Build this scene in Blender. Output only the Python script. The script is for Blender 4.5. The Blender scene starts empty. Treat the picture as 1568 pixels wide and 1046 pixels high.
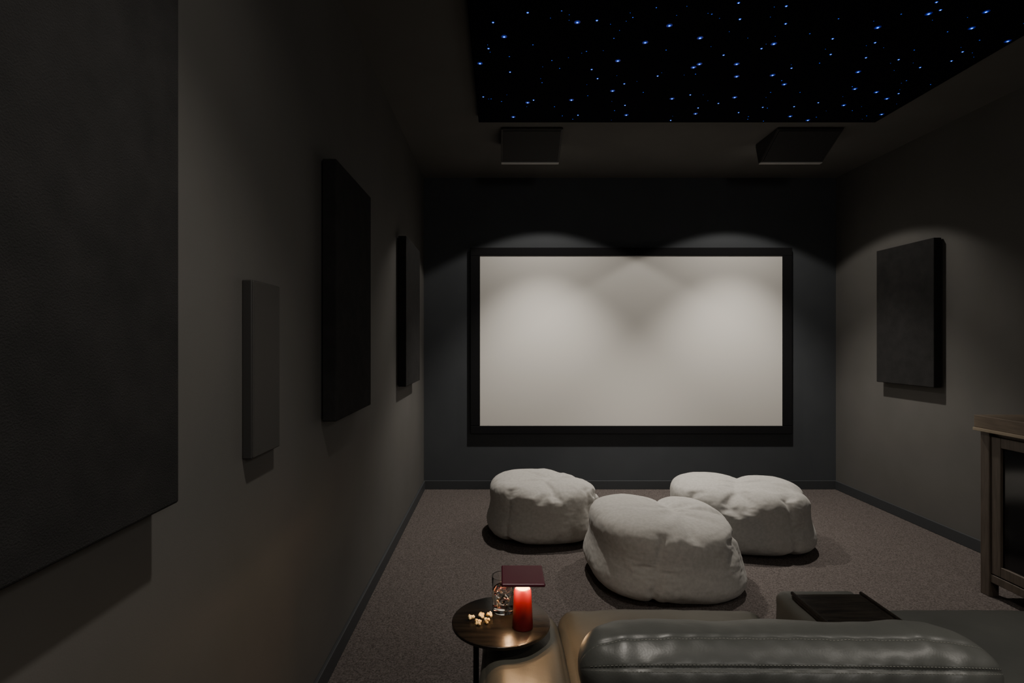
import bpy, bmesh, math, random
from mathutils import Vector, noise, Matrix
random.seed(7)
S=bpy.context.scene
COL=S.collection
# ------------------------------------------------------------ helpers
def empty(name,loc=(0,0,0)):
    o=bpy.data.objects.new(name,None); o.location=loc; o.empty_display_size=.1
    COL.objects.link(o); return o
def mesh_obj(name,verts,faces,mat=None,smooth=False,parent=None):
    me=bpy.data.meshes.new(name); me.from_pydata([tuple(v) for v in verts],[],faces); me.update()
    if smooth:
        for p in me.polygons: p.use_smooth=True
    o=bpy.data.objects.new(name,me); COL.objects.link(o)
    if mat: me.materials.append(mat)
    if parent: o.parent=parent
    return o
def box(name,lo,hi,mat,bevel=0,parent=None,seg=2):
    x0,y0,z0=lo; x1,y1,z1=hi
    c=Vector(((x0+x1)/2,(y0+y1)/2,(z0+z1)/2))
    bm=bmesh.new(); bmesh.ops.create_cube(bm,size=1)
    for v in bm.verts:
        v.co=Vector((v.co.x*(x1-x0),v.co.y*(y1-y0),v.co.z*(z1-z0)))
    if bevel>0:
        bmesh.ops.bevel(bm,geom=list(bm.edges),offset=bevel,segments=seg,profile=.5,affect='EDGES')
    me=bpy.data.meshes.new(name); bm.to_mesh(me); bm.free()
    o=bpy.data.objects.new(name,me); COL.objects.link(o); o.location=c
    if mat: me.materials.append(mat)
    if parent: o.parent=parent
    return o
def lathe(name,prof,mat,loc=(0,0,0),seg=48,parent=None,smooth=True,closed=False):
    vs=[];fs=[];n=len(prof)
    for i in range(seg):
        a=2*math.pi*i/seg
        for r,z in prof: vs.append((r*math.cos(a),r*math.sin(a),z))
    m=n if closed else n-1
    for i in range(seg):
        j=(i+1)%seg
        for k in range(m):
            l=(k+1)%n
            fs.append((i*n+k,j*n+k,j*n+l,i*n+l))
    o=mesh_obj(name,vs,fs,mat,smooth,parent); o.location=loc
    bm=bmesh.new(); bm.from_mesh(o.data); bmesh.ops.remove_doubles(bm,verts=bm.verts,dist=1e-6)
    bmesh.ops.recalc_face_normals(bm,faces=bm.faces); bm.to_mesh(o.data); bm.free()
    if smooth:
        for p in o.data.polygons: p.use_smooth=True
        md=o.modifiers.new('es','EDGE_SPLIT'); md.split_angle=math.radians(35)
    return o
def cushion(name,lo,hi,r,mat,parent=None,puff=.015,n=26,namp=.004,seed=0,nf=7):
    c=Vector([(lo[i]+hi[i])/2 for i in range(3)]); h=Vector([(hi[i]-lo[i])/2 for i in range(3)])
    bm=bmesh.new(); bmesh.ops.create_cube(bm,size=2)
    bmesh.ops.subdivide_edges(bm,edges=list(bm.edges),cuts=n,use_grid_fill=True)
    for v in bm.verts:
        u=v.co.copy()
        w=Vector([math.sin(t*math.pi/2)*.6+t*.4 for t in u])
        p=Vector([w[i]*h[i] for i in range(3)])
        q=Vector([max(-h[i]+r,min(h[i]-r,p[i])) for i in range(3)])
        d=p-q
        if d.length>1e-9: nrm=d.normalized(); p=q+nrm*r
        else: nrm=Vector((0,0,0))
        for i in range(3):
            if abs(abs(u[i])-1)<1e-5:
                j,k=(i+1)%3,(i+2)%3
                s=(1-w[j]**2)*(1-w[k]**2)
                p[i]+=math.copysign(puff*min(1,s*1.4),u[i])*(1 if i==2 else .5)
        nn=noise.fractal((c+p)*nf+Vector((seed*3.1,seed,0)),.8,2,3)
        p+= (nrm if nrm.length>0 else Vector((0,0,1)))*nn*namp
        v.co=p
    me=bpy.data.meshes.new(name); bm.to_mesh(me); bm.free()
    for f in me.polygons: f.use_smooth=True
    me.materials.append(mat)
    o=bpy.data.objects.new(name,me); o.location=c; COL.objects.link(o)
    if parent: o.parent=parent
    return o
def rel(o,E):
    o.parent=E; o.matrix_parent_inverse=Matrix.Translation(-Vector(E.location)); return o
# ------------------------------------------------------------ materials
def newmat(name):
    m=bpy.data.materials.new(name); m.use_nodes=True
    nt=m.node_tree; b=nt.nodes['Principled BSDF']; return m,nt,b
def mat(name,col,rough=.6,metal=0,c2=None,scale=20,detail=4,bump=0,bscale=200,bdist=.002,spec=None,stretch=None,sheen=0,contrast=None):
    m,nt,b=newmat(name); N=nt.nodes; L=nt.links
    b.inputs['Base Color'].default_value=(*col,1); b.inputs['Roughness'].default_value=rough
    b.inputs['Metallic'].default_value=metal
    if spec is not None: b.inputs['Specular IOR Level'].default_value=spec
    if sheen: b.inputs['Sheen Weight'].default_value=sheen; b.inputs['Sheen Roughness'].default_value=.5
    tc=N.new('ShaderNodeTexCoord'); mp=N.new('ShaderNodeMapping'); L.new(tc.outputs['Object'],mp.inputs[0])
    if stretch: mp.inputs['Scale'].default_value=stretch
    if c2:
        t=N.new('ShaderNodeTexNoise'); t.inputs['Scale'].default_value=scale; t.inputs['Detail'].default_value=detail
        L.new(mp.outputs[0],t.inputs['Vector'])
        r=N.new('ShaderNodeValToRGB'); lo,hi=contrast or (.35,.65)
        r.color_ramp.elements[0].position=lo; r.color_ramp.elements[1].position=hi
        r.color_ramp.elements[0].color=(*col,1); r.color_ramp.elements[1].color=(*c2,1)
        L.new(t.outputs[0],r.inputs[0]); L.new(r.outputs[0],b.inputs['Base Color'])
    if bump:
        t=N.new('ShaderNodeTexNoise'); t.inputs['Scale'].default_value=bscale; t.inputs['Detail'].default_value=3
        L.new(mp.outputs[0],t.inputs['Vector'])
        bp=N.new('ShaderNodeBump'); bp.inputs['Strength'].default_value=bump; bp.inputs['Distance'].default_value=bdist
        L.new(t.outputs[0],bp.inputs['Height']); L.new(bp.outputs[0],b.inputs['Normal'])
    return m
def emis(name,col,st):
    m,nt,b=newmat(name); b.inputs['Base Color'].default_value=(0,0,0,1)
    b.inputs['Emission Color'].default_value=(*col,1); b.inputs['Emission Strength'].default_value=st; return m
def leather(name,c1,c2,rough=.36):
    m,nt,b=newmat(name); N=nt.nodes; L=nt.links
    tc=N.new('ShaderNodeTexCoord')
    t=N.new('ShaderNodeTexNoise'); t.inputs['Scale'].default_value=5; t.inputs['Detail'].default_value=6
    L.new(tc.outputs['Object'],t.inputs['Vector'])
    r=N.new('ShaderNodeValToRGB'); r.color_ramp.elements[0].position=.35; r.color_ramp.elements[1].position=.7
    r.color_ramp.elements[0].color=(*c1,1); r.color_ramp.elements[1].color=(*c2,1)
    L.new(t.outputs[0],r.inputs[0]); L.new(r.outputs[0],b.inputs['Base Color'])
    b.inputs['Roughness'].default_value=rough
    v=N.new('ShaderNodeTexVoronoi'); v.inputs['Scale'].default_value=260; L.new(tc.outputs['Object'],v.inputs['Vector'])
    w=N.new('ShaderNodeTexNoise'); w.inputs['Scale'].default_value=11; w.inputs['Detail'].default_value=3; w.inputs['Distortion'].default_value=1.2
    L.new(tc.outputs['Object'],w.inputs['Vector'])
    b1=N.new('ShaderNodeBump'); b1.inputs['Strength'].default_value=.12; b1.inputs['Distance'].default_value=.0007; L.new(v.outputs['Distance'],b1.inputs['Height'])
    b2=N.new('ShaderNodeBump'); b2.inputs['Strength'].default_value=.2; b2.inputs['Distance'].default_value=.004; L.new(w.outputs[0],b2.inputs['Height'])
    L.new(b1.outputs[0],b2.inputs['Normal']); L.new(b2.outputs[0],b.inputs['Normal'])
    return m
M_wall=mat('wall_paint',(.092,.089,.083),.75,c2=(.101,.097,.091),scale=3,bump=.08,bscale=300,spec=.3)
M_wallb=mat('wall_paint_front',(.050,.055,.061),.8,c2=(.056,.061,.067),scale=3,bump=.08,bscale=300,spec=.25)
M_ceil=mat('ceiling_paint',(.112,.108,.101),.85,c2=(.122,.117,.110),scale=3,spec=.2)
M_base=mat('baseboard_paint',(.045,.048,.052),.5,spec=.3)
M_carpet=mat('carpet',(.050,.042,.039),.95,c2=(.165,.143,.134),scale=170,detail=3,bump=.8,bscale=220,bdist=.005,spec=.1,contrast=(.3,.75))
M_panel=mat('acoustic_fabric',(.018,.018,.018),.95,c2=(.027,.026,.026),scale=14,detail=10,bump=.5,bscale=350,bdist=.002,spec=.1,contrast=(.3,.8))
M_black=mat('matte_black',(.014,.014,.015),.6)
M_velvet=mat('black_velvet',(.010,.010,.011),.9,spec=.1)
M_screen=mat('screen_fabric',(.68,.66,.62),.8,spec=.2)
M_star=mat('star_ceiling_felt',(.0022,.0022,.005),.95,c2=(.005,.005,.011),scale=300,spec=.05)
M_spk=mat('speaker_satin',(.032,.031,.030),.4)
M_grille=mat('speaker_grille',(.034,.032,.029),.7,bump=.3,bscale=600,bdist=.001)
M_cgrille=mat('ceiling_speaker_grille',(.018,.018,.018),.7,bump=.3,bscale=600,bdist=.001)
M_edge=mat('speaker_lit_rim',(.45,.44,.43),.35)  # pale colour stands in for light catching the speaker edge
M_bag=mat('bean_bag_fabric',(.38,.368,.343),.9,c2=(.44,.425,.40),scale=60,detail=6,bump=.10,bscale=420,bdist=.001,spec=.15,sheen=.12)
L_green=leather('leather_olive_charcoal',(.058,.060,.055),(.078,.080,.073),.42)
L_brown=leather('leather_olive_brown',(.070,.067,.054),(.090,.086,.069),.42)
M_stitch=mat('stitch_thread',(.17,.17,.15),.7)
M_woodd=mat('dark_stained_wood',(.006,.005,.0045),.25,c2=(.016,.013,.010),scale=9,detail=8,stretch=(1,9,1),bump=.3,bscale=60,bdist=.001)
M_cab=mat('cabinet_wood',(.075,.060,.048),.5,c2=(.11,.088,.070),scale=8,detail=7,stretch=(10,10,1))
M_cabtop=mat('cabinet_top_wood',(.14,.108,.078),.42,c2=(.20,.155,.112),scale=8,detail=7,stretch=(8,1,8))
M_cabedge=mat('cabinet_edge_wood',(.34,.28,.20),.42,c2=(.40,.33,.24),scale=8,detail=7,stretch=(8,1,8))
M_smoke=mat('smoked_glass',(.008,.008,.009),.12)
M_red=mat('red_enamel',(.16,.006,.010),.4)
M_maroon=mat('maroon_enamel',(.075,.008,.020),.4)
M_pop=mat('popcorn',(.72,.46,.14),.8,c2=(.88,.74,.42),scale=60)
M_glow=emis('lamp_diffuser',(1,.55,.2),12)
M_s1=emis('star_core',(.10,.28,1),6)
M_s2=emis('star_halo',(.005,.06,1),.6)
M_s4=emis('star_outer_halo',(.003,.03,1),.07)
M_s3=emis('star_small',(.02,.10,1),1.0)
M_dl=emis('downlight_lens',(1,.9,.75),1.2)
m,nt,b=newmat('clear_glass'); b.inputs['Base Color'].default_value=(1,1,1,1); b.inputs['Roughness'].default_value=.02
b.inputs['Transmission Weight'].default_value=1; b.inputs['IOR'].default_value=1.45; M_glass=m
m,nt,b=newmat('water'); b.inputs['Base Color'].default_value=(1,.97,.9,1); b.inputs['Roughness'].default_value=.0
b.inputs['Transmission Weight'].default_value=1; b.inputs['IOR'].default_value=1.33; M_water=m
# ------------------------------------------------------------ bean bags (cloth-simulated, then frozen)
bpy.ops.mesh.primitive_plane_add(size=20,location=(0,0,0)); fl=bpy.context.object
fl.modifiers.new('c','COLLISION'); fl.collision.thickness_outer=.004; fl.collision.cloth_friction=20
sims=[]
def bagsim(cx,cy,wx,wy,hz,rot,seed,vol,seams,tops,bend):
    rnd=random.Random(seed)
    a,b,h=.42,.36,.46
    bm=bmesh.new(); bmesh.ops.create_cube(bm,size=2)
    bmesh.ops.subdivide_edges(bm,edges=list(bm.edges),cuts=44,use_grid_fill=True)
    bm.verts.ensure_lookup_table(); W={}; SM=[]
    for i,v in enumerate(bm.verts):
        d=Vector([math.tan(c*math.pi/4) for c in v.co]).normalized()
        th=math.atan2(d.y,d.x); pl=math.hypot(d.x,d.y)
        e=2.8; rp=(abs(math.cos(th))**e+abs(math.sin(th))**e)**(-1/e)
        e=4.2; r=((pl)**e+abs(d.z)**e)**(-1/e)
        p=Vector((math.cos(th)*rp*pl*r*a,math.sin(th)*rp*pl*r*b,d.z*r*h*.5)); k=p.z/(h*.5)
        p.x*=1-.15*(k+1)*.5; p.y*=1-.15*(k+1)*.5
        v.co=p
        for th0 in seams:
            dt=abs((th-th0+math.pi)%(2*math.pi)-math.pi)*math.hypot(p.x,p.y)
            if dt<.010 and p.z<h*.40: W[i]=.13; SM.append(i)
        for (x0,y0,x1,y1,w) in tops:
            if p.z>-.02:
                A=Vector((x0*a,y0*b)); B=Vector((x1*a,y1*b)); q=Vector((p.x,p.y)); ab=B-A
                t=max(0,min(1,(q-A).dot(ab)/ab.length_squared))
                if (q-A-ab*t).length<.010: W[i]=max(W.get(i,0),w)
    me=bpy.data.meshes.new('bag'); bm.to_mesh(me); V=bm.calc_volume(); bm.free(); me.materials.append(M_bag)
    for f in me.polygons: f.use_smooth=True
    o=bpy.data.objects.new('bean_bag',me); COL.objects.link(o); o.location=(cx,cy,h*.5+.03); o.rotation_euler=(rnd.uniform(-.1,.1),rnd.uniform(-.1,.1),rot)
    vg=o.vertex_groups.new(name='seam')
    for i,w in W.items(): vg.add([i],w,'REPLACE')
    c=o.modifiers.new('cloth','CLOTH'); st=c.settings
    st.quality=7; st.mass=.003; st.tension_stiffness=15; st.compression_stiffness=15; st.shear_stiffness=5; st.bending_stiffness=bend
    st.use_pressure=True; st.uniform_pressure_force=.3; st.use_pressure_volume=True; st.target_volume=V*vol
    st.vertex_group_shrink='seam'; st.shrink_min=0; st.shrink_max=.35; st.air_damping=3
    c.collision_settings.collision_quality=2; c.collision_settings.distance_min=.004; c.collision_settings.use_self_collision=False
    c.point_cache.frame_end=60
    sims.append((o,cx,cy,wx,wy,hz,SM))
bagsim(.306,3.60,.79,.68,.385,.15,3,.98,[.6,2.2,3.9,5.3],[(-.1,-.3,.6,.4,.5),(.75,-.6,.95,.1,.4)],.3)
bagsim(1.535,3.46,.91,.72,.395,-.2,11,.975,[.6,2.2,3.9,5.3],[(-.1,-.6,.1,.7,.38),(.5,-.5,.8,-.1,.3)],.3)
bagsim(.880,2.925,.825,.80,.400,.12,23,.975,[.5,2.2,4.3,5.6],[(.1,-.1,.1,.8,.5),(.65,-.7,.88,-.2,.35)],.4)
for f in range(1,39): S.frame_set(f)
dg=bpy.context.evaluated_depsgraph_get()
for o,cx,cy,wx,wy,hz,SM in sims:
    ev=o.evaluated_get(dg); me=bpy.data.meshes.new_from_object(ev); mw=o.matrix_world.copy()
    me.transform(mw); o.modifiers.clear(); o.vertex_groups.clear(); o.data=me; o.matrix_world=Matrix.Identity(4)
    bm=bmesh.new(); bm.from_mesh(me)
    bmesh.ops.smooth_vert(bm,verts=bm.verts,factor=.5,use_axis_x=True,use_axis_y=True,use_axis_z=True)
    bm.to_mesh(me); bm.free()
    def bb():
        xs=[v.co.x for v in me.vertices]; ys=[v.co.y for v in me.vertices]; zs=[v.co.z for v in me.vertices]
        return Vector((min(xs),min(ys),min(zs))),Vector((max(xs),max(ys),max(zs)))
    mn,mx=bb(); c0=(mn+mx)/2; d=(mx-mn)/2
    for v in me.vertices:
        q=Vector(((v.co.x-c0.x)/d.x,(v.co.y-c0.y)/d.y,(v.co.z-c0.z)/d.z))
        l2=q.length; l5=(math.hypot(q.x,q.y)**4.5+abs(q.z)**4.5)**(1/4.5)
        if l5>1e-6: q*= (l2/l5)**(.62 if q.z>0 else .42)
        v.co=q
    mn,mx=bb(); d=mx-mn
    for v in me.vertices:
        v.co=Vector(((v.co.x-(mn.x+mx.x)/2)*wx/d.x,(v.co.y-(mn.y+mx.y)/2)*wy/d.y,(v.co.z-mn.z)*hz/d.z))
    me.update()
    nr=[v.normal.copy() for v in me.vertices]
    for i in SM:
        if me.vertices[i].co.z>.02: me.vertices[i].co-=nr[i]*.004
    o.location=(cx,cy,.001)
    s=o.modifiers.new('s','SUBSURF'); s.levels=1; s.render_levels=1
S.frame_set(1)
bpy.data.objects.remove(fl)
# ------------------------------------------------------------ room
XL,XR,YF,YB,H=-.658,2.92,4.65,-1.8,2.70
T=.1
box('floor',(XL-T,YB-T,-T),(XR+T,YF+T,0),M_carpet)
box('ceiling',(XL-T,YB-T,H),(XR+T,YF+T,H+T),M_ceil)
box('wall_left',(XL-T,YB-T,0),(XL,YF+T,H),M_wall)
box('wall_right',(XR,YB-T,0),(XR+T,YF+T,H),M_wall)
box('wall_front',(XL,YF,0),(XR,YF+T,H),M_wallb)
box('wall_rear',(XL,YB-T,0),(XR,YB,H),M_wall)
bh=.075; bt=.014
box('baseboard_front',(XL,YF-bt,0),(XR,YF,bh),M_base,.003)
box('baseboard_left',(XL,YB,0),(XL+bt,YF-bt,bh),M_base,.003)
box('baseboard_right',(XR-bt,YB,0),(XR,YF-bt,bh),M_base,.003)
# ------------------------------------------------------------ projector screen
E=empty('projector_screen',(1.128,4.63,1.28))
sx0,sx1,sz0,sz1=-.169,2.440,.553,2.019
fw=.082; ft=.070
ya,yb=4.612,4.640
rel(box('screen_surface',(sx0-.01,4.622,sz0-.01),(sx1+.01,4.628,sz1+.01),M_screen),E)
rel(box('frame_top',(sx0-fw,ya,sz1),(sx1+fw,yb,sz1+ft),M_velvet,.004),E)
rel(box('frame_bottom',(sx0-fw,ya,sz0-ft),(sx1+fw,yb,sz0),M_velvet,.004),E)
rel(box('frame_left',(sx0-fw,ya,sz0),(sx0,yb,sz1),M_velvet,.004),E)
rel(box('frame_right',(sx1,ya,sz0),(sx1+fw,yb,sz1),M_velvet,.004),E)
rel(box('mounting_back',(sx0+.05,4.626,sz0+.1),(sx1-.05,4.65,sz1-.05),M_black),E)
# ------------------------------------------------------------ acoustic panels
def panel(name,xw,side,y0,y1,z0,z1,t=.06):
    xa,xb=(xw,xw+t) if side>0 else (xw-t,xw)
    E=empty(name,((xa+xb)/2,(y0+y1)/2,(z0+z1)/2))
    g=.012
    if side>0:
        rel(box('backing_frame',(xa,y0+g,z0+g),(xb-.02,y1-g,z1-g),M_black),E)
        rel(box('fabric_face',(xa+.008,y0,z0),(xb,y1,z1),M_panel,.005,seg=3),E)
    else:
        rel(box('backing_frame',(xa+.02,y0+g,z0+g),(xb,y1-g,z1-g),M_black),E)
        rel(box('fabric_face',(xa,y0,z0),(xb-.008,y1,z1),M_panel,.005,seg=3),E)
panel('acoustic_panel',XL,1,.42,1.0,.98,1.955)
panel('acoustic_panel',XL,1,1.961,2.49,.986,1.95)
panel('acoustic_panel',XL,1,3.43,4.02,.99,1.957)
panel('acoustic_panel',XR,-1,3.527,4.065,.975,1.965)
E=empty('wall_speaker',(XL+.015,1.45,1.21))
rel(box('cabinet',(XL,1.367,.979),(XL+.026,1.533,1.438),M_spk,.003),E)
rel(box('grille',(XL+.02,1.369,.981),(XL+.030,1.531,1.436),M_grille,.003),E)
# ------------------------------------------------------------ star ceiling
zc=2.66
E=empty('star_ceiling_panel',(1.1,1.85,zc))
rel(box('felt_panel',(-.132,1.1,zc),(2.369,3.378,H),M_star,.003),E)
pix=[(755,33,2),(772,55,3),(808,18,2),(884,33,3),(914,30,2),(940,57,1),(946,92,3),(816,67,1),(748,73,2),(735,96,3),(845,91,1),(857,103,1),(906,105,2),(898,77,1),(915,119,2),(938,138,3),(956,127,2),(875,152,3),(817,152,2),(808,156,3),(786,178,3),(768,154,1),(752,150,1),(740,147,2),(781,109,2),(849,162,1),(885,175,2),(877,181,1),(861,176,1),(957,160,2),(959,175,3),(941,168,1),(1027,183,2),(1025,38,3),(988,64,3),(969,25,1),(1072,57,3),(1071,97,3),(1062,102,3),(1065,112,1),(1007,115,2),(1029,150,3),(1057,144,2),(1069,164,2),(1065,173,3),(1100,157,2),(1131,3,2),(1133,28,2),(1108,83,2),(1128,97,3),(1128,116,3),(1125,148,3),(1131,171,2),(1146,177,1),(1185,66,3),(1166,73,2),(1204,8,2),(1203,35,2),(1212,103,2),(1183,114,3),(1201,128,3),(1197,122,1),(1216,162,2),(1210,177,3),(1237,183,3),(1175,164,1),(1168,163,2),(1145,181,1),(1169,184,1),(1253,156,2),(1250,178,1),(1292,160,3),(1255,95,1),(1272,82,2),(1284,27,1),(1275,58,2),(1344,41,3),(1340,64,2),(1326,87,2),(1314,109,3),(1309,135,3),(1305,131,1),(1342,140,3),(1358,150,3),(1350,174,3),(1327,176,1),(1305,168,1),(1376,142,2),(1376,90,2),(1388,122,1),(1409,102,2),(1422,20,3),(1440,14,2),(1434,2,2),(1488,42,3),(1510,17,3),(1474,78,2),(1457,92,2),(1425,128,1),(1543,62,3),(1400,75,1),(1500,60,1),(1451,47,1),(1380,20,1),(1240,50,1),(1090,20,1),(1005,10,1),(860,15,1),(780,85,1),(1020,75,1),(1225,140,1),(1180,140,1),(985,140,1),(900,145,1),(830,125,1)]
stars=[]
for u,v,s in pix:
    Y=820*(zc-1.28)/(522-v); X=(u-765)*Y/820
    if -.12<X<2.36 and Y<3.37: stars.append((X,Y,s))
for i in range(120):
    stars.append((random.uniform(-.1,2.34),random.uniform(1.15,2.12),random.choice([1,1,2,2,3])))
for i in range(60):
    stars.append((random.uniform(-.1,2.34),random.uniform(2.2,3.35),0))
def discs(name,lst,mat,z):
    vs=[];fs=[]
    for X,Y,r in lst:
        b0=len(vs); n=14
        for k in range(n):
            a=2*math.pi*k/n; vs.append((X+r*math.cos(a),Y+r*math.sin(a),z))
        fs.append(tuple(range(b0+n-1,b0-1,-1)))
    return rel(mesh_obj(name,vs,fs,mat),E)
RC={0:.0014,1:.0026,2:.0026,3:.0037}
discs('fibre_star_points',[(x,y,RC[s]) for x,y,s in stars if s>1],M_s1,zc-.003)
discs('fibre_star_points_small',[(x,y,RC[s]) for x,y,s in stars if s<=1],M_s3,zc-.003)
discs('fibre_star_glow_discs',[(x,y,RC[s]*2.2) for x,y,s in stars if s>1],M_s2,zc-.002)  # painted glow: dim emissive discs imitate the halo around each star
discs('fibre_star_outer_glow_discs',[(x,y,RC[s]*3.8) for x,y,s in stars if s>2],M_s4,zc-.001)  # wider, fainter discs paint the outer glow of the big stars
# ------------------------------------------------------------ ceiling speakers (wedge)
def cspk(x0,x1):
    ya,yb,yc=3.55,3.79,3.86; zt=H; zb=2.548
    E=empty('ceiling_speaker',((x0+x1)/2,3.7,2.65))
    prof=[(ya,zt),(ya,zt-.012),(yb,zb),(yb+.03,zb),(yc,zt-.03),(yc,zt)]
    vs=[(x0,y,z) for y,z in prof]+[(x1,y,z) for y,z in prof]; n=len(prof)
    fs=[tuple(range(n)),tuple(range(2*n-1,n-1,-1))]+[(i,i+n,(i+1)%n+n,(i+1)%n) for i in range(n)]
    o=mesh_obj('wedge_cabinet',vs,fs,M_spk)
    bm=bmesh.new(); bm.from_mesh(o.data); bmesh.ops.recalc_face_normals(bm,faces=bm.faces)
    bmesh.ops.bevel(bm,geom=list(bm.edges),offset=.004,segments=2,affect='EDGES'); bm.to_mesh(o.data); bm.free()
    rel(o,E)
    d=Vector((0,yb-ya,zb-(zt-.012))); L=d.length; d.normalize(); nrm=Vector((0,d.z,-d.y)); 
    if nrm.z>0: nrm=-nrm
    p0=Vector((0,ya,zt-.012))
    def P(x,s,h): q=p0+d*s+nrm*h; return (x,q.y,q.z)
    g=.014
    vs=[P(x0+g,g,-.002),P(x1-g,g,-.002),P(x1-g,L-g,-.002),P(x0+g,L-g,-.002),P(x0+g,g,.005),P(x1-g,g,.005),P(x1-g,L-g,.005),P(x0+g,L-g,.005)]
    fs=[(3,2,1,0),(4,5,6,7),(0,1,5,4),(1,2,6,5),(2,3,7,6),(3,0,4,7)]
    o=mesh_obj('grille',vs,fs,M_cgrille)
    bm=bmesh.new(); bm.from_mesh(o.data); bmesh.ops.recalc_face_normals(bm,faces=bm.faces); bm.to_mesh(o.data); bm.free()
    rel(o,E)
    rel(box('bottom_lit_rim',(x0+.002,yb-.004,zb-.006),(x1-.002,yb+.03,zb+.002),M_edge,.002),E)  # painted lit rim along the lower edge, not a separate part
cspk(.010,.422); cspk(1.845,2.285)
# ------------------------------------------------------------ downlights
def downlight(x,y,cones,col=(1,.93,.84),rad=.03):
    E=empty('downlight',(x,y,H-.005))
    prof=[(.030,.0),(.043,-.002),(.046,-.006),(.044,-.008),(.034,-.004),(.030,0)]
    rel(lathe('trim_ring',prof,M_black,(x,y,H),40),E)
    rel(lathe('lens',[(0.0001,-.001),(.031,-.001)],M_dl,(x,y,H),32),E)
    for W,size,blend in cones:
        l=bpy.data.lights.new('downlight_lamp','SPOT'); l.energy=W; l.spot_size=math.radians(size); l.spot_blend=blend
        l.color=col; l.shadow_soft_size=rad
        o=bpy.data.objects.new('lamp',l); o.location=(x,y,H-.02); COL.objects.link(o); rel(o,E)
for x in (.38,1.98): downlight(x,3.93,[(160,83,.7),(32,117,.12)])
downlight(.05,.85,[(78,92,.9),(8,140,.6)])
downlight(1.98,.52,[(72,96,.9),(12,150,.6)])
E=empty('added_fill_light',(1.13,-.9,2.0))  # added ambient fill behind the camera, dressed as a pendant; no such lamp known
rel(lathe('fill_light_canopy',[(.0001,0),(.06,0),(.06,-.02),(.0001,-.022)],M_black,(1.13,-.9,H),32),E)
rel(lathe('fill_light_cord',[(.003,0),(.003,-.50)],M_black,(1.13,-.9,H),12),E)
l=bpy.data.lights.new('fill_point','POINT'); l.energy=34; l.color=(1,.95,.88); l.shadow_soft_size=.2
o=bpy.data.objects.new('fill_point',l); o.location=(1.13,-.9,2.0); COL.objects.link(o); rel(o,E)
# ------------------------------------------------------------ sofa
E=empty('leather_sofa',(.8,1.2,0))
def C(*a,**k): return rel(cushion(*a,**k),E)
C('arm_left',(-.048,.86,.06),(.178,1.655,.45),.045,L_brown,puff=.012,seed=1)
C('seat_cushion_left',(.182,1.00,.25),(.81,1.69,.448),.05,L_brown,puff=.022,seed=2)
C('seat_cushion_right',(1.06,1.00,.25),(1.78,1.69,.448),.05,L_green,puff=.022,seed=3)
C('arm_right',(1.785,.86,.06),(2.01,1.655,.46),.045,L_green,puff=.012,seed=4)
rel(box('sofa_base',(0,.84,.05),(1.98,1.63,.30),L_green,.02),E)
C('back_left',(.18,.84,.25),(.83,1.02,.652),.06,L_green,puff=.015,seed=5)
C('back_right',(1.04,.84,.25),(1.79,1.02,.60),.06,L_green,puff=.015,seed=6)
C('console_body',(.815,1.0,.2),(1.055,1.60,.545),.03,L_green,puff=.004,seed=7)
rel(box('console_tray',(.832,1.12,.545),(1.036,1.533,.560),M_woodd,.008,seg=3),E)
rel(box('console_tray_lip_left',(.832,1.12,.556),(.840,1.533,.566),M_woodd,.003),E)
rel(box('console_tray_lip_right',(1.028,1.12,.556),(1.036,1.533,.566),M_woodd,.003),E)
for i,(x,y) in enumerate([(.05,.9),(1.93,.9),(.05,1.58),(1.93,1.58)]):
    rel(lathe('foot_%d'%i,[(.001,0),(.02,0),(.025,.06),(.001,.06)],M_black,(x,y,0),20),E)
bx0,bx1=.137,.848; bc=Vector((0,.93,.711)); ry,rz=.078,.072
TA,TB=math.radians(105),math.radians(148)
def bol(s,t,off=0):
    u=2*s-1
    k=max(0,1-abs(u)**9)**(1/2.2)
    cy=math.copysign(abs(math.cos(t))**.85,math.cos(t)); cz=math.copysign(abs(math.sin(t))**.85,math.sin(t))
    x=bx0+(bx1-bx0)*s
    y=bc.y+ry*cy*k; z=bc.z+rz*cz*k-.006*(s-.5)-.002*u*u
    n=Vector((0,math.cos(t),math.sin(t)))
    p=Vector((x,y,z))
    e=.004*noise.noise(Vector((x*9,t*1.2,2)))+.0020*noise.noise(Vector((x*26,t*1.5,5)))*(.5+abs(u)**3*3)
    for t0 in (TA,TB):
        dt=(t-t0)*.07
        e-=.0035*math.exp(-(dt/.003)**2)
        e+=.0008*math.sin(x*150+t0)*math.exp(-(dt/.014)**2)
    return p+n*(e*k+off)
NS,NT=300,140
vs=[];fs=[]
for i in range(NS+1):
    q=i/NS; s=max(0,min(1,q-.12*math.sin(2*math.pi*q)))
    for j in range(NT): vs.append(bol(s,2*math.pi*j/NT))
for i in range(NS):
    for j in range(NT): fs.append((i*NT+j,i*NT+(j+1)%NT,(i+1)*NT+(j+1)%NT,(i+1)*NT+j))
o=mesh_obj('headrest_bolster',vs,fs,L_green,True)
bm=bmesh.new(); bm.from_mesh(o.data); bmesh.ops.remove_doubles(bm,verts=bm.verts,dist=1e-5); bmesh.ops.recalc_face_normals(bm,faces=bm.faces); bm.to_mesh(o.data); bm.free()
rel(o,E)
vs=[];fs=[]
for t0,off in ((TA,.07),(TB,.07),(TB,-.07)):
    n=110
    for k in range(n):
        s0=.02+.96*k/n; s1=s0+.96/n*.6
        A=bol(s0,t0+off,.0004); B=bol(s1,t0+off,.0004)
        nn=Vector((0,math.cos(t0+off),math.sin(t0+off))); w=Vector((0,-nn.z,nn.y))*.0004
        b0=len(vs); vs+= [A-w,B-w,B+w,A+w]; fs.append((b0,b0+1,b0+2,b0+3))
rel(mesh_obj('headrest_stitching',vs,fs,M_stitch),E)
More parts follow.
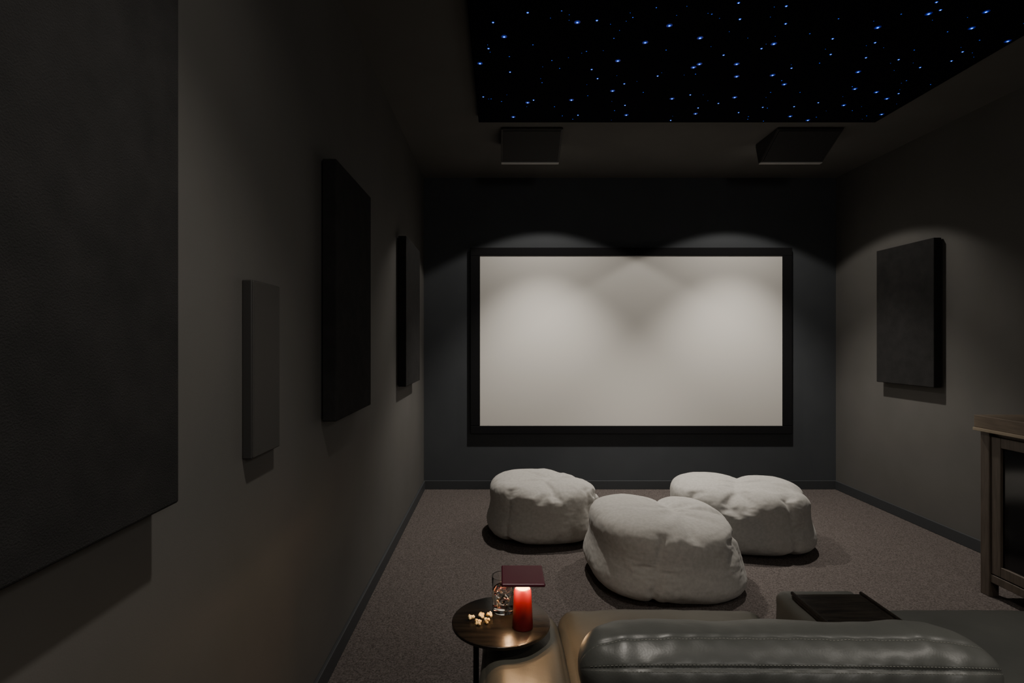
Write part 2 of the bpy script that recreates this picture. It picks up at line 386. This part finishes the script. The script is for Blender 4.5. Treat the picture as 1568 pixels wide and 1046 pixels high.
# ------------------------------------------------------------ side table (C-table)
E=empty('side_table',(0,1.505,0))
rel(lathe('table_top',[(.0001,.488),(.132,.488),(.1375,.491),(.1375,.498),(.134,.5),(.0001,.5)],M_woodd,(0.004,1.505,0),72),E)
rel(lathe('stem',[(.008,.012),(.008,.488)],M_black,(-.066,1.505,0),24),E)
rel(lathe('base_plate',[(.0001,0),(.13,0),(.13,.008),(.126,.012),(.0001,.012)],M_black,(-.195,1.505,0),48),E)
rel(box('support_bracket',(-.08,1.49,.480),(.09,1.52,.489),M_black,.002),E)
# ------------------------------------------------------------ table lamp
lx,ly,lz=.063,1.465,.5
E=empty('table_lamp',(lx,ly,lz))
rel(lathe('body',[(.0001,0),(.027,0),(.0285,.004),(.0235,.100),(.021,.106),(.0001,.106)],M_red,(lx,ly,lz),48),E)
rel(lathe('diffuser',[(.0001,.106),(.017,.106),(.019,.112),(.019,.122),(.0001,.122)],M_glow,(lx,ly,lz),32),E)
rel(lathe('neck',[(.006,.12),(.006,.134)],M_maroon,(lx,ly,lz),16),E)
rel(box('shade',(lx-.058,ly-.055,lz+.132),(lx+.058,ly+.065,lz+.142),M_maroon,.004,seg=3),E)
for k in range(4):
    an=math.radians(45+k*90)
    l=bpy.data.lights.new('table_lamp_bulb_%d'%k,'POINT'); l.energy=.65; l.color=(1,.62,.3); l.shadow_soft_size=.005
    o=bpy.data.objects.new('bulb_%d'%k,l); o.location=(lx+.042*math.cos(an),ly+.042*math.sin(an),lz+.124); COL.objects.link(o); rel(o,E)
# ------------------------------------------------------------ tumbler
gx,gy=.011,1.555
E=empty('glass_tumbler',(gx,gy,.5))
rel(lathe('glass',[(.0001,0),(.030,0),(.032,.003),(.0335,.098),(.0330,.1),(.0320,.099),(.0300,.012),(.0001,.010)],M_glass,(gx,gy,.5005),48),E)
rel(lathe('water',[(.0001,.0105),(.0297,.0125),(.0312,.062),(.0001,.062)],M_water,(gx,gy,.5005),48),E)
for k,(dx,dy,dz,rz_) in enumerate([(-.009,-.006,.052,.4),(.010,.004,.050,1.0),(.0,.008,.03,.2)]):
    o=box('ice_cube_%d'%k,(-.009,-.009,-.009),(.009,.009,.009),M_glass,.003); o.location=(gx+dx,gy+dy,.5+dz); o.rotation_euler=(rz_,.5,rz_*2); rel(o,E)
# ------------------------------------------------------------ popcorn
vs=[];fs=[]
def blob(c,r,seed):
    bm=bmesh.new(); bmesh.ops.create_icosphere(bm,subdivisions=3,radius=r)
    b0=len(vs)
    for v in bm.verts:
        d=v.co.normalized(); k=1+.45*noise.noise(d*1.9+Vector((seed*5,0,0)))+.2*noise.noise(d*5+Vector((seed,2,0)))
        vs.append(v.co*k+Vector(c))
    for f in bm.faces: fs.append(tuple(b0+v.index for v in f.verts))
    bm.free()
for i,(x,y) in enumerate([(-.078,1.495),(-.058,1.475),(-.05,1.51),(-.036,1.485),(-.03,1.515)]):
    for k in range(6):
        blob((x+random.uniform(-.006,.006),y+random.uniform(-.006,.006),.5055+random.uniform(0,.006)),.0045,i*7+k)
mesh_obj('popcorn',vs,fs,M_pop,True)
# ------------------------------------------------------------ sideboard on right
E=empty('sideboard_cabinet',(2.68,2.0,0))
cx0,cx1,cy0,cy1=2.455,2.90,1.15,2.735
def Bx(n,lo,hi,m,bv=.003): return rel(box(n,lo,hi,m,bv),E)
Bx('top_slab',(cx0-.02,cy0-.02,.842),(cx1,cy1+.015,.905),M_cabtop)
Bx('top_edge_strip',(cx0-.024,cy0-.02,.826),(cx1,cy1+.018,.842),M_cabedge,.002)
Bx('carcass',(cx0+.025,cy0+.02,.09),(cx1,cy1-.02,.826),M_cab)
for k,y in enumerate((cy1-.05,cy0)):
    Bx('post_%d'%k,(cx0,y,0),(cx0+.05,y+.05,.826),M_cab)
    Bx('rear_post_%d'%k,(cx1-.05,y,0),(cx1,y+.05,.826),M_cab)
Bx('bottom_rail',(cx0+.005,cy0+.05,.075),(cx0+.04,cy1-.05,.115),M_cab)
nd=3; w=(cy1-cy0-.10)/nd
for k in range(nd):
    ya=cy0+.05+k*w+.004; yb=ya+w-.008; za,zb=.12,.805; x=cx0+.006; s=.05
    Bx('door_%d_stile_a'%k,(x,ya,za),(x+.022,ya+s,zb),M_cab); Bx('door_%d_stile_b'%k,(x,yb-s,za),(x+.022,yb,zb),M_cab)
    Bx('door_%d_rail_a'%k,(x,ya+s,za),(x+.022,yb-s,za+s),M_cab); Bx('door_%d_rail_b'%k,(x,ya+s,zb-s),(x+.022,yb-s,zb),M_cab)
    Bx('door_%d_glass'%k,(x+.012,ya+s,za+s),(x+.018,yb-s,zb-s),M_smoke,0)
# ------------------------------------------------------------ camera / world
w=bpy.data.worlds.new('World'); S.world=w; w.use_nodes=True
w.node_tree.nodes['Background'].inputs[0].default_value=(.01,.01,.012,1)
cam=bpy.data.cameras.new('camera'); cam.lens=820/1568*36; cam.sensor_width=36
cam.shift_x=19/1568; cam.clip_start=.02
o=bpy.data.objects.new('camera',cam); o.location=(0,0,1.28); o.rotation_euler=(math.pi/2,0,0); COL.objects.link(o); S.camera=o
